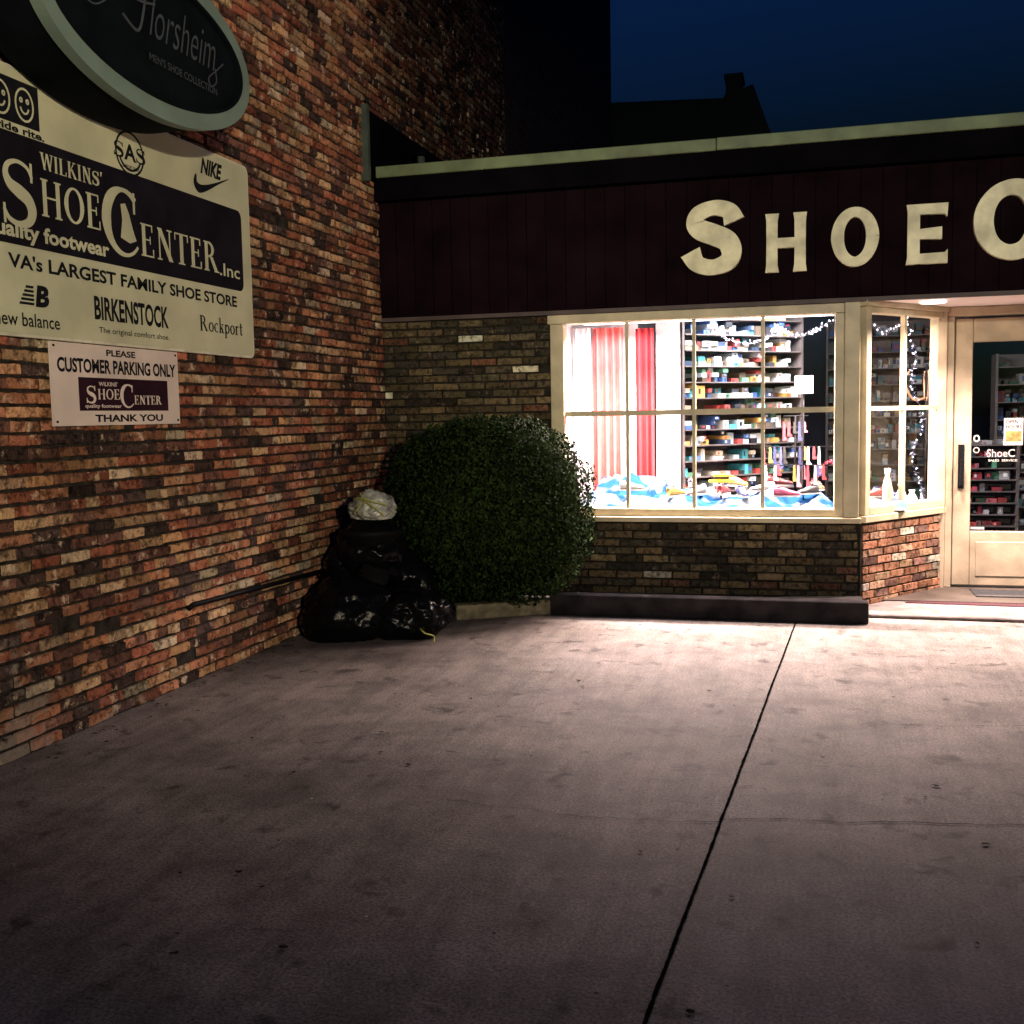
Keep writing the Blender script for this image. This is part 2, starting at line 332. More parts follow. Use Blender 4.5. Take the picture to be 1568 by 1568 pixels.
def serif_glyph(ch):
    T=.045;P=[]
    def R(a,b,c,d): P.append(('poly',[(a,c),(b,c),(b,d),(a,d)]))
    def stem(x,w=.15,top=True,bot=True,h=1):
        R(x,x+w,0,h)
        if bot: R(x-.06,x+w+.06,0,T)
        if top: R(x-.06,x+w+.06,h-T,h)
    def diag(x0,y0,x1,y1,w): P.append(('poly',[(x0,y0),(x0+w,y0),(x1+w,y1),(x1,y1)]))
    def bowl(cx,cy,rx,ry,a0=0,a1=360,ws=(.13,.05,.13,.05,.13)): P.append(('strip',ell(cx,cy,rx,ry,a0,a1,22),lerpw(list(ws),23)))
    if ch=='H': stem(.08);stem(.60);R(.2,.63,.49,.54);return P,.86
    if ch=='I': stem(.08);return P,.36
    if ch=='L': stem(.08);R(.2,.6,0,T);R(.56,.6,0,.25);return P,.66
    if ch=='E': stem(.08);R(.2,.6,0,T);R(.56,.6,0,.25);R(.2,.56,1-T,1);R(.52,.56,.78,1);R(.2,.45,.5,.545);R(.43,.46,.4,.64);return P,.68
    if ch=='T': R(.28,.44,0,1);R(.2,.52,0,T);R(.02,.7,1-T,1);R(.02,.055,.76,1);R(.665,.7,.76,1);return P,.74
    if ch=='N': R(.12,.17,0,1);R(.62,.67,0,1);diag(.60,0,.06,1,.19) ;R(.04,.26,0,T);R(.52,.76,1-T,1);return P,.82
    if ch=='R': stem(.08);P.append(('strip',ell(.25,.74,.26,.235,95,-90,14),lerpw([.05,.09,.15,.09,.05],15)));diag(.62,0,.33,.50,.16);R(.58,.84,0,T);return P,.84
    if ch=='K': stem(.08);diag(.2,.42,.55,1,.06);diag(.60,0,.28,.55,.16);R(.54,.82,0,T);R(.46,.72,1-T,1);return P,.82
    if ch=='W': diag(.28,0,.06,1,.15);diag(.30,0,.50,1,.06);diag(.72,0,.48,1,.15);diag(.74,0,.95,1,.06);R(-.02,.28,1-T,1);R(.82,1.06,1-T,1);return P,1.08
    if ch=='O': P.append(('strip',ell(.42,.5,.33,.47,0,360,30),lerpw([.17,.05,.17,.05,.17],31)));return P,.86
    if ch=='C': P.append(('strip',ell(.44,.5,.35,.47,48,318,28),lerpw([.09,.05,.17,.19,.10,.05,.04],29)));R(.63,.67,.66,.97);return P,.76
    if ch=='S': P.append(('strip',S_pts,lerpw([.05,.05,.10,.19,.17,.08,.05],len(S_pts))));R(.57,.61,.68,.95);R(.05,.09,.05,.32);return P,.70
    if ch=="'": P.append(('poly',[(.06,1),(.18,1),(.12,.72),(.08,.72)]));return P,.22
    if ch=='o': bowl(.27,.31,.20,.28);return P,.52
    if ch=='c': bowl(.27,.31,.20,.28,50,310,(.08,.05,.13,.06,.03));return P,.46
    if ch=='k': stem(.08,.11,False);diag(.19,.26,.38,.6,.05);diag(.36,0,.22,.36,.13);R(.33,.55,0,T);R(.28,.50,.6-T,.6);R(.02,.14,1-T,1);return P,.54
    if ch=='p': P.append(('poly',[(.08,-.3),(.19,-.3),(.19,.62),(.08,.62)]));R(.02,.26,-.3,-.3+T);bowl(.31,.31,.18,.27);return P,.56
    if ch=='r': stem(.08,.11,False,h=.6);R(.02,.14,.6-T,.6);P.append(('strip',bez([(.17,.45),(.26,.58),(.36,.56)],5),lerpw([.04,.05,.12],11)));return P,.42
    if ch=='t': R(.12,.23,.05,.82);P.append(('strip',bez([(.175,.12),(.24,.03),(.34,.08)],5),lerpw([.11,.06,.03],11)));R(.02,.34,.6-T,.6);return P,.38
    return P,.3
def serif_text(s,fr,x0,x1,z0,z1,d,mt,parent,name):
    gl=[serif_glyph(c) for c in s];tot=sum(g[1] for g in gl)+.06*(len(s)-1)
    sx=(x1-x0)/tot;sz=z1-z0;x=0;m=MB();k=0
    for P,adv in gl:
        for q in P:
            k+=1;dd=d+k*.00006
            pts=[(x0+(x+p[0])*sx,z0+p[1]*sz) for p in q[1]]
            if q[0]=='poly': m.prism(fr,pts,d-.001,dd)
            else: m.strip(fr,pts,[w*(sx+sz)/2 for w in q[2]],d-.001,dd)
        x+=adv+.06
    return m.obj(name,mt,parent)
def rrect(x0,x1,y0,y1,r,n=5):
    P=[]
    for cx,cy,a in ((x1-r,y0+r,-90),(x1-r,y1-r,0),(x0+r,y1-r,90),(x0+r,y0+r,180)):
        P+=ell(cx,cy,r,r,a,a+90,n)
    return P

# ------------------------------------------------------------------ large sign board
SF=Frame((0,0,0),(0,1,0),(0,0,1),(1,0,0))   # a=y, b=z, d=x
sb=group('store_sign_board')
m=MB();m.prism(SF,rrect(-5.02,-2.40,2.015,3.275,.05),.030,.05);m.obj('board_edge',M_signedge,sb)
m=MB();m.prism(SF,rrect(-5.005,-2.415,2.03,3.26,.045),.032,.054);m.obj('board_face',M_sign,sb)
m=MB();m.prism(SF,rrect(-4.95,-2.52,2.445,2.965,.05),.034,.0555);m.obj('dark_panel',M_signdark,sb)
D=.0575
serif_text("WILKINS'",SF,-4.46,-3.98,2.835,2.915,D,M_sign,sb,'lettering_wilkins')
serif_text("S",SF,-4.75,-4.49,2.52,2.86,D,M_sign,sb,'lettering_big_s')
serif_text("HOE",SF,-4.47,-4.00,2.61,2.79,D,M_sign,sb,'lettering_hoe')
serif_text("C",SF,-4.00,-3.66,2.50,2.87,D,M_sign,sb,'lettering_big_c')
serif_text("ENTER",SF,-3.66,-2.83,2.53,2.71,D,M_sign,sb,'lettering_enter')
m=MB();m.prism(SF,[(-3.84,2.60),(-3.76,2.58),(-3.70,2.60),(-3.73,2.66),(-3.76,2.74),(-3.79,2.79),(-3.83,2.78),(-3.82,2.70)],D-.001,D+.0006);m.obj('shoehorn_motif',M_sign,sb)
text(".Inc",SF,-2.82,-2.57,2.52,2.60,D,M_sign,sb,'lettering_inc',.01)
text("quality footwear",SF,-4.86,-3.95,2.455,2.555,D,M_sign,sb,'lettering_quality',.03)
text("VA's",SF,-4.72,-4.485,2.335,2.405,D-.001,M_ink,sb,'lettering_va',.028)
text("LARGEST FAMILY SHOE STORE",SF,-4.44,-2.62,2.335,2.405,D-.001,M_ink,sb,'lettering_largest',.028)
text("new balance",SF,-4.83,-4.38,2.065,2.13,D-.001,M_ink,sb,'lettering_nb_name',.01)
text("B",SF,-4.55,-4.45,2.165,2.27,D-.001,M_ink,sb,'lettering_nb_mark',.05,.15)
m=MB()
for i in range(5): m.prism(SF,[(-4.66+i*.012,2.17+i*.02),(-4.56,2.17+i*.02),(-4.556,2.182+i*.02),(-4.655+i*.012,2.182+i*.02)],D-.003,D-.001+i*1e-5)
m.obj('nb_stripes',M_ink,sb)
text("BIRKENSTOCK",SF,-4.10,-3.42,2.14,2.265,D-.001,M_ink,sb,'lettering_birk',.03)
text("The original comfort shoe.",SF,-4.07,-3.42,2.065,2.105,D-.001,M_ink,sb,'lettering_birk_small',.005)
serif_text("Rockport",SF,-3.08,-2.56,2.155,2.25,D-.001,M_ink,sb,'lettering_rock')
text("NIKE",SF,-3.0,-2.74,3.115,3.215,D-.001,M_ink,sb,'lettering_ni',.045,.35)
sw=bez([(-3.05,3.10),(-3.06,3.05),(-3.02,3.02),(-2.93,3.04),(-2.80,3.09),(-2.66,3.145)],5)
m=MB();m.strip(SF,sw,lerpw([.01,.04,.055,.035,.015,.003],len(sw)),D-.003,D-.001);m.obj('swoosh_mark',M_ink,sb)
m=MB();m.strip(SF,ell(-3.72,3.07,.125,.115,0,360,32),[.012]*33,D-.003,D-.001);m.strip(SF,ell(-3.72,3.07,.10,.09,200,340,14),[.012]*15,D-.003,D-.0008);m.obj('round_logo',M_ink,sb)
serif_text("S",SF,-3.87,-3.77,3.03,3.12,D-.001,M_ink,sb,'round_logo_s');serif_text("S",SF,-3.67,-3.57,3.03,3.12,D-.001,M_ink,sb,'round_logo_s')
text("A",SF,-3.775,-3.665,3.03,3.12,D-.0008,M_ink,sb,'round_logo_a',.03)
text("COMFORT SHOES",SF,-3.80,-3.64,2.985,3.005,D-.001,M_ink,sb,'round_logo_small',.02)
m=MB();m.rect(SF,-4.80,-4.45,3.01,3.215,D-.003,D-.001);m.obj('square_logo',M_ink,sb)
m=MB();
for cx in (-4.71,-4.55):
    m.strip(SF,ell(cx,3.11,.06,.075,0,360,20),[.010]*21,D-.001,D+.0002)
    m.strip(SF,ell(cx,3.11,.03,.04,200,340,8),[.009]*9,D-.001,D+.0002)
    for dx in (-.022,.022): m.strip(SF,ell(cx+dx,3.13,.008,.010,0,360,8),[.008]*9,D-.001,D+.0003)
m.obj('logo_faces',M_sign,sb)
text("stride rite.",SF,-4.82,-4.42,2.968,3.005,D-.001,M_ink,sb,'logo_caption',.03)

# ------------------------------------------------------------------ parking sign
ps=group('parking_sign')
m=MB();m.rect(SF,-4.445,-3.32,1.588,2.01,.030,.040);m.obj('panel',M_psign,ps)
Dp=.042
text("PLEASE",SF,-4.00,-3.74,1.955,1.99,Dp,M_ink,ps,'lettering_please',.03)
text("CUSTOMER PARKING ONLY",SF,-4.40,-3.35,1.86,1.935,Dp,M_ink,ps,'lettering_customer',.035)
m=MB();m.rect(SF,-4.24,-3.44,1.665,1.838,Dp-.003,Dp);m.obj('maroon_panel',M_pmaroon,ps)
serif_text("S",SF,-4.19,-4.10,1.70,1.80,Dp+.002,M_psign,ps,'mini_s');serif_text("HOE",SF,-4.09,-3.90,1.725,1.78,Dp+.002,M_psign,ps,'mini_hoe')
serif_text("C",SF,-3.90,-3.77,1.68,1.81,Dp+.002,M_psign,ps,'mini_c');serif_text("ENTER",SF,-3.77,-3.51,1.70,1.75,Dp+.002,M_psign,ps,'mini_enter')
text("WILKINS'",SF,-4.08,-3.92,1.795,1.818,Dp+.002,M_psign,ps,'mini_wilkins',.02)
text("quality footwear",SF,-4.20,-3.89,1.675,1.70,Dp+.002,M_psign,ps,'mini_quality',.02)
text("THANK YOU",SF,-4.12,-3.50,1.605,1.645,Dp,M_ink,ps,'lettering_thanks',.035)
m=MB()
for (a,b) in ((-4.42,1.99),(-3.345,1.99),(-4.42,1.61),(-3.345,1.61)): m.prism(SF,ell(a,b,.006,.006,0,330,10),Dp-.002,Dp+.004)
m.obj('screws',M_black,ps)

# ------------------------------------------------------------------ oval sign
ov=group('oval_sign')
yc,zc,A,B=-4.01,3.57,.935,.42
M_ring=mat('oval_ring',(.18,.25,.205),.45,4,.15)
M_ovface=mat('oval_face',(.005,.007,.009),.8,5,.3,spec=.03)
M_ovtxt=mat('oval_lettering',(.07,.08,.09),.6,8,.2)
m=MB();m.prism(SF,ell(yc,zc,A-.01,B-.01,0,355.5,79),.08,.43);m.obj('lightbox_body',M_ovface,ov)
m=MB();m.strip(SF,ell(yc,zc,A-.045,B-.045,0,360,100),[.09]*101,.39,.452);m.obj('ring',M_ring,ov,False)
m=MB();m.strip(SF,ell(yc,zc,A-.098,B-.098,0,360,100),[.02]*101,.39,.458);m.obj('ring_inner_lip',M_ovface,ov)
text("lorsheim",SF,-4.06,-3.42,3.55,3.76,.434,M_ovtxt,ov,'script_lettering',-.01,.45)
m=MB()
sc=bez([(-4.28,3.58),(-4.16,3.54),(-4.10,3.66),(-4.06,3.82),(-4.0,3.86)],8);m.strip(SF,sc,[.014]*len(sc),.431,.4345)
sc=bez([(-4.30,3.76),(-4.20,3.86),(-4.05,3.85),(-3.85,3.87)],8);m.strip(SF,sc,[.014]*len(sc),.431,.4347)
sc=bez([(-4.16,3.69),(-4.08,3.70),(-4.0,3.72)],6);m.strip(SF,sc,[.010]*len(sc),.431,.4349)
sc=bez([(-4.40,3.70),(-4.52,3.62),(-4.62,3.72),(-4.52,3.84),(-4.36,3.82),(-4.34,3.68),(-4.50,3.55),(-4.66,3.60)],8);m.strip(SF,sc,[.007]*len(sc),.431,.4345)
sc=bez([(-3.43,3.57),(-3.42,3.50),(-3.48,3.46),(-3.50,3.50),(-3.42,3.56),(-3.34,3.62)],8)
m.strip(SF,sc,[.006]*len(sc),.431,.4345);m.obj('script_capital_and_flourish',M_ovtxt,ov)
text("MEN'S SHOE COLLECTION",SF,-4.07,-3.42,3.425,3.465,.434,M_ovtxt,ov,'caption_lettering',0)
m=MB();m.rect(SF,-4.6,-4.5,3.5,3.6,.0,.10);m.rect(SF,-3.6,-3.5,3.5,3.6,.0,.10);m.obj('wall_brackets',M_black,ov)

# ------------------------------------------------------------------ shoe store
st=group('shoe_store_building')
FF=Frame((0,0,0),(1,0,0),(0,0,1),(0,-1,0))   # a=x,b=z,d=-y
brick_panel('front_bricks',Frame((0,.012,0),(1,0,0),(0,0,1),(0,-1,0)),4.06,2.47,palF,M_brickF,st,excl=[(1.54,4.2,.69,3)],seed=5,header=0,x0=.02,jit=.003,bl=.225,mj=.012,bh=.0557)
m=MB();m.rect(FF,0,1.54,0,2.5,-.25,-.012);m.rect(FF,1.54,4.06,0,.69,-.25,-.012);m.obj('front_mortar',M_mortF,st)
bs=Vector((4.08,-.0,0));be=Vector((4.82,1.0,0));bd=(be-bs).normalized();bn=Vector((bd.y,-bd.x,0))
BL=(be-bs).length
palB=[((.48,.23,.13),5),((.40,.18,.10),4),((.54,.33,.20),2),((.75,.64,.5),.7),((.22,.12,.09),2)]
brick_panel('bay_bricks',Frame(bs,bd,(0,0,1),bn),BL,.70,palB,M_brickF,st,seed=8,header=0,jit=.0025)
BF=Frame(bs,bd,(0,0,1),bn)
m=MB();m.rect(BF,-.02,BL,0,.69,-.12,0);m.obj('bay_mortar',M_mortF,st)
m=MB();x=0.012;rnd=random.Random(3)
while x<9:
    m.rect(FF,x,x+.160,2.475,3.46,-.1,.030+rnd.uniform(-.002,.002));x+=.168
m.obj('fascia_boards',M_siding,st)
m=MB();m.rect(FF,0.012,9,2.47,3.47,-.12,.018);m.obj('fascia_back',M_fdark,st)
m=MB();m.rect(FF,0.012,9,2.44,2.474,-.0,.036);m.obj('fascia_bottom_trim',mat('fascia_bottom',(.07,.048,.045),.6,5,.3),st)
m=MB();m.rect(FF,0.02,9,3.47,3.66,-.2,.12);m.obj('gutter_band',M_fdark,st)
m=MB();m.rect(FF,0.02,2.94,3.662,3.757,-.25,.14);m.rect(FF,2.945,6.1,3.664,3.760,-.25,.142);m.rect(FF,6.105,9,3.662,3.757,-.25,.14)
o=m.obj('roof_edge_trim',M_trim,st);md=o.modifiers.new('b','BEVEL');md.width=.006
box('roof',0.06,9,.26,8,3.55,3.66,M_fdark,st)
def flared_letters():
    m=MB();d0,d1=.034,.085
    def T(pts,x,z,w,h): return [(x+p[0]*w,z+p[1]*h) for p in pts]
    k=[0]
    def P(pts,x,z,w,h): k[0]+=1;m.prism(FF,T(pts,x,z,w,h),d0,d1+k[0]*.0004)
    def S(x,z,w,h):
        pts=bez([(.90,.70),(.80,.84),(.52,.895),(.24,.83),(.17,.71),(.27,.61),(.52,.535),(.77,.44),(.85,.29),(.76,.16),(.48,.10),(.20,.16),(.07,.32)],7)
        m.strip(FF,T(pts,x,z,w,h),lerpw([.17,.13,.115,.13,.155,.165,.165,.165,.145,.12,.13,.17],len(pts)),d0,d1)
    S(2.70,2.70,.42,.59)
    st_=[(0,0),(.33,0),(.30,.12),(.295,.5),(.30,.88),(.33,1),(0,1),(.025,.88),(.03,.5),(.025,.12)]
    P(st_,3.32,2.695,.32,.455);P([(1-a,b) for a,b in st_],3.32,2.695,.32,.455);P([(.2,.41),(.8,.41),(.8,.58),(.2,.58)],3.32,2.695,.32,.455)
    e=ell(4.0,2.935,.130,.190,0,360,48);m.strip(FF,e,lerpw([.098,.074,.098,.074,.098],49),d0,d1)
    P([(0,0),(.36,0),(.33,.12),(.33,.88),(.36,1),(0,1),(.03,.88),(.03,.12)],4.375,2.70,.30,.45)
    P([(.25,0),(1,0),(1,.23),(.93,.18),(.25,.17)],4.375,2.70,.30,.45);P([(.25,1),(1,1),(.98,.77),(.91,.82),(.25,.83)],4.375,2.70,.30,.45);P([(.25,.42),(.86,.40),(.86,.61),(.25,.58)],4.375,2.70,.30,.45)
    e=ell(5.125,2.995,.20,.24,40,322,40);m.strip(FF,e,lerpw([.17,.125,.11,.12,.14,.14,.12,.11,.125,.17],41),d0,d1)
    P([(0,0),(.32,0),(.29,.88),(.32,1),(0,1)],5.6,2.70,.29,.45);P([(.25,0),(1,0),(1,.18),(.25,.16)],5.6,2.70,.29,.45);P([(.25,1),(1,1),(1,.82),(.25,.84)],5.6,2.70,.29,.45);P([(.25,.43),(.86,.41),(.86,.60),(.25,.57)],5.6,2.70,.29,.45)
    return m.obj('fascia_letters',M_letter,st)
o=flared_letters();md=o.modifiers.new('b','BEVEL');md.width=.004;md.segments=1;md.limit_method='ANGLE'
def winbox(m,x0,x1,z0,z1,d0,d1): m.rect(FF,x0,x1,z0,z1,d0,d1)
m=MB()
winbox(m,1.54,1.655,.74,2.36,-.14,.02)
winbox(m,3.86,3.93,.74,2.36,-.14,.02)
winbox(m,3.932,4.05,.735,2.44,-.16,.035)
winbox(m,1.52,3.93,2.362,2.436,-.14,.032)
winbox(m,1.54,3.93,.735,.80,-.14,.012)
winbox(m,1.50,4.07,.69,.733,-.14,.055)
o=m.obj('window_frame',M_cream,st);md=o.modifiers.new('b','BEVEL');md.width=.006;md.segments=2
m=MB()
for xm in (2.19,2.745,3.30): winbox(m,xm-.014,xm+.014,.80,2.362,-.055,-.012)
xs=[1.655,2.176,2.204,2.731,2.759,3.286,3.314,3.86]
for i in range(0,8,2): winbox(m,xs[i],xs[i+1],1.580,1.624,-.080,-.006)
m.obj('muntins',M_cream,st)
m=MB();m.quad(FF,1.66,3.855,.80,2.36,-.034);m.obj('window_pane',M_glass,st)
m=MB()
m.rect(BF,.0,BL+.02,.69,.745,-.14,.03);m.rect(BF,.02,.09,.747,2.44,-.12,.01);m.rect(BF,BL-.10,BL,.747,2.44,-.12,.01)
m.rect(BF,.092,BL-.102,.747,.81,-.1,.006);m.rect(BF,.092,BL-.102,2.36,2.44,-.1,.006)
o=m.obj('bay_window_frame',M_cream,st);md=o.modifiers.new('b','BEVEL');md.width=.005
m=MB();mc=(.09+BL-.10)/2
m.rect(BF,mc-.016,mc+.016,.81,2.36,-.06,-.02);m.rect(BF,.092,mc-.017,1.585,1.62,-.06,-.022);m.rect(BF,mc+.017,BL-.102,1.585,1.62,-.06,-.022);m.obj('bay_muntins',M_cream,st)
m=MB();m.quad(BF,.09,BL-.10,.81,2.36,-.040);m.obj('bay_pane',M_glass,st)
mesh_obj('entry_soffit',[(3.95,0.0,2.452),(9,0,2.452),(9,1.1,2.452),(3.95,1.1,2.452)],[(3,2,1,0)],M_soffit,st)
m=MB();m.rect(BF,-.02,BL+.05,2.41,2.45,-.05,.04);m.obj('soffit_trim',M_cream,st)
DF=Frame((0,.96,0),(1,0,0),(0,0,1),(0,-1,0))
m=MB()
m.rect(DF,4.72,4.80,.0,2.45,-.1,.05);m.rect(DF,4.802,4.86,.04,2.37,-.1,.02);m.rect(DF,4.802,5.90,2.372,2.45,-.1,.03);m.rect(DF,5.80,5.86,.04,2.37,-.1,.02)
o=m.obj('door_frame',M_creamdoor,st);md=o.modifiers.new('b','BEVEL');md.width=.006
m=MB()
m.rect(DF,4.87,5.01,.06,2.35,-.06,.0);m.rect(DF,5.66,5.79,.06,2.35,-.06,.0);m.rect(DF,5.012,5.658,.06,.53,-.058,-.002);m.rect(DF,5.012,5.658,2.15,2.35,-.058,-.002)
o=m.obj('door_leaf',M_creamdoor,st);md=o.modifiers.new('b','BEVEL');md.width=.006
m=MB();m.rect(DF,5.06,5.62,.14,.44,-.004,.004);o=m.obj('kick_panel',M_creamdoor,st);md=o.modifiers.new('b','BEVEL');md.width=.006
m=MB();m.quad(DF,5.012,5.658,.53,2.15,-.032);m.obj('door_pane',M_glassd,st)
m=MB();m.rect(DF,4.905,4.955,.90,1.28,.001,.012);m.rect(DF,4.917,4.943,.93,.96,.012,.05);m.rect(DF,4.917,4.943,1.12,1.15,.012,.05);m.rect(DF,4.917,4.943,.93,1.15,.050,.07);m.obj('door_handle',M_black,st)
M_stk=mat('sticker_white',(.45,.43,.40),.6,9,.15)
text("ShoeC",DF,5.14,5.36,1.17,1.235,-.028,M_stk,st,'door_lettering',.0)
text("SALES  SERVICE",DF,5.15,5.38,1.13,1.15,-.028,M_stk,st,'door_lettering_small',.01)
m=MB();m.rect(DF,5.27,5.42,1.27,1.50,-.028,-.026);m.rect(DF,5.02,5.13,.545,.565,-.028,-.026);m.obj('door_notice',M_stk,st)
m=MB();m.rect(DF,5.285,5.41,1.30,1.39,-.026,-.025);m.obj('notice_picture',mat('notice_pic',(.35,.18,.05),.6,30,.5),st)
text("OPEN\nHOURS",DF,5.285,5.41,1.41,1.485,-.025,M_ink,st,'notice_text',.02)
m=MB();m.strip(DF,ell(5.055,1.33,.02,.025,0,360,18),[.012]*19,-.028,-.027);m.strip(DF,ell(5.055,1.23,.022,.022,0,360,18),[.008]*19,-.028,-.027);m.obj('round_stickers',M_stk,st)
m=MB();m.rect(FF,5.9,9,0,2.45,-1.2,-.98);m.obj('entry_side_wall',M_cream,st)
m=MB();m.prism(WF,[(4.12,-.42),(9,-.50),(9,.92),(4.80,.92),(4.10,-.03)],0.002,.030);o=m.obj('entry_slab',mat('slab_concrete',(.17,.14,.127),.8,6,.4,.4,60),st);md=o.modifiers.new('b','BEVEL');md.width=.008
M_carpet=mat('red_carpet',(.045,.008,.013),.95,60,.5,.5,200)
m=MB();m.prism(WF,[(4.42,.12),(9,-.12),(9,.90),(4.88,.90)],0.030,.036);m.obj('entry_carpet',M_carpet,st)
mt_=group('door_mat')
m=MB();m.box(5.0,5.75,.45,.85,.037,.048);o=m.obj('mat_body',mat('mat_rubber',(.02,.02,.022),.9,80,.5,.8,200),mt_)
m=MB();m.box(5.03,5.72,.48,.50,.048,.050);m.box(5.03,5.72,.80,.82,.048,.050);m.obj('mat_border',mat('mat_brown',(.10,.07,.05),.9,50,.4),mt_)
box('interior_floor',1.2,8.8,.2,6.9,.005,.04,mat('interior_floor',(.06,.045,.035),.5,4,.3),st)
box('interior_ceiling',1.3,8.8,1.25,6.9,2.9,2.95,mat('interior_ceiling',(.12,.12,.12),.8,4,.1),st)
box('back_wall',0,9,6.9,7.0,0,3.5,mat('backwall',(.04,.04,.05),.8,2,.2),st)
box('left_inner_wall',1.42,1.50,.15,6.9,0,2.9,M_white,st)
box('right_shell_wall',8.9,9,1.2,6.9,0,3.5,M_cream,st)
box('display_ceiling',1.42,4.0,.14,1.24,2.44,2.47,M_white,st)
mesh_obj('display_ceiling_bay',[(4.0,.14,2.447),(4.12,.16,2.447),(4.86,1.24,2.447),(4.0,1.24,2.447)],[(0,1,2,3)],M_white,st)
m=MB();m.prism(WF,[(1.5,.15),(4.03,.15),(4.78,1.15),(1.5,1.15)],.60,.76);m.obj('display_platform',mat('platform_board',(.35,.34,.36),.8,3,.2),st)
box('platform_front',1.5,4.7,1.151,1.17,.04,.699,M_fdark,st)
box('display_back_panel',1.5,2.11,1.16,1.19,.765,2.44,M_white,st)
box('display_back_panel',2.28,2.50,1.16,1.19,.765,2.44,M_white,st)

def curtain(name,x0,x1,y,z0,z1,col,folds,amp=.03):
    n=120;V=[];F=[]
    for j in range(2):
        for i in range(n+1):
            t=i/n;x=x0+(x1-x0)*t
            z=(z0,z1)[j];V.append((x,y+amp*math.sin(t*folds*6.28+.6*math.sin(t*9))*(1.1 if j==0 else .8),z))
    for i in range(n): F.append((i,i+1,n+1+i+1,n+1+i))
    return mesh_obj(name,V,F,mat(name+'_cloth',col,.8,12,.15),None,True)
curtain('curtain',1.70,1.99,1.05,.77,2.40,(.46,.10,.09),4)
curtain('curtain',2.11,2.28,1.02,.77,2.38,(.34,.02,.025),3)
curtain('curtain',1.52,1.69,1.0,.77,2.40,(.75,.70,.72),3)

COLS=[(.7,.7,.7),(.6,.57,.52),(.35,.05,.045),(.05,.10,.28),(.02,.02,.025),(.45,.24,.06),(.05,.25,.30),(.35,.29,.2),(.08,.20,.12),(.8,.8,.8),(.03,.05,.10),(.10,.07,.05),(.5,.6,.65)]
REDS=[(.35,.04,.06),(.25,.03,.05),(.45,.10,.12),(.3,.28,.3),(.06,.20,.12),(.02,.02,.03),(.4,.05,.05)]
def boxshelf(name,fr,L,z0,z1,rowh,seed,dep=.3,bright=1.,cols=COLS):
    g=group(name);rnd=random.Random(seed);V=[];F=[];C=[]
    z=z0
    sh=MB()
    while z<z1:
        sh.rect(fr,0,L,z-.012,z-.001,-dep,.01)
        x=.01
        while x<L-.10:
            w=rnd.uniform(.035,.10);h=0
            if rnd.random()<.13: x+=w;continue
            nst=rnd.choice([1,2,2,3]) if rowh>.15 else 1
            if rnd.random()<.3: nst=1
            tall=rnd.random()<.22
            for k in range(1 if tall else nst):
                hh=rnd.uniform(.085,.13)*min(1,rowh/.165) if tall else rnd.uniform(.034,.052)
                c=rnd.choice(cols);k2=rnd.uniform(.5,1.1)*bright;b=len(V);d=-rnd.uniform(0,.08);sk=rnd.uniform(-.01,.01)
                for (a,q,e) in ((x,z+h,d),(x+w,z+h,d+sk),(x+w,z+h+hh,d+sk),(x,z+h+hh,d),(x,z+h,-dep+.02),(x+w,z+h,-dep+.02),(x+w,z+h+hh,-dep+.02),(x,z+h+hh,-dep+.02)): V.append(fr.p(a,q,e))
                F.extend([(b,b+1,b+2,b+3),(b+3,b+2,b+6,b+7),(b+1,b+5,b+6,b+2),(b,b+3,b+7,b+4),(b,b+4,b+5,b+1)]);C+=[(*[v*k2 for v in c],1)]*20
                if rnd.random()<.6:
                    b=len(V);lc=rnd.choice([(.8,.8,.8),(.5,.05,.05),(.02,.02,.02),(.1,.2,.5)]);u0=rnd.uniform(.1,.4);u1=u0+rnd.uniform(.2,.45)
                    for (a,q) in ((x+w*u0,z+h+hh*.3),(x+w*u1,z+h+hh*.3),(x+w*u1,z+h+hh*.75),(x+w*u0,z+h+hh*.75)): V.append(fr.p(a,q,max(d,d+sk)+.003))
                    F.append((b,b+1,b+2,b+3));C+=[(*[v*k2 for v in lc],1)]*4
                h+=hh+.002
            x+=w+rnd.choice([.003,.004,.01,.03])
        z+=rowh
    o=mesh_obj('boxes',V,F,M_box,g);ca=o.data.color_attributes.new('bcol','FLOAT_COLOR','CORNER');ca.data.foreach_set('color',np.array(C,dtype=np.float32).ravel())
    sh.rect(fr,-.03,-.002,z0-.02,z1,-dep,.0);sh.rect(fr,L+.002,L+.03,z0-.02,z1,-dep,0)
    sh.rect(fr,-.03,L+.03,z0-.02,z1,-dep-.02,-dep-.002)
    sh.obj('shelf_frame',mat(name+'_wood',(.09,.07,.065),.6,6,.3),g)
    return g
M_box=attr_mat('carton',.6,0,60,.15,3)
boxshelf('shoe_box_shelf',Frame((2.50,1.60,0),(.72,.69,0),(0,0,1),(.69,-.72,0)),1.5,.5,2.75,.155,3)
boxshelf('shoe_box_shelf',Frame((3.9,5.2,0),(1,0,0),(0,0,1),(0,-1,0)),1.6,.3,2.7,.20,6,bright=.5)
boxshelf('shoe_box_shelf',Frame((5.22,3.0,0),(1,0,0),(0,0,1),(0,-1,0)),.5,.25,1.25,.12,9,cols=REDS)
boxshelf('shoe_box_shelf',Frame((5.75,4.4,0),(1,0,0),(0,0,1),(0,-1,0)),1.5,.25,2.2,.20,15,bright=.4)

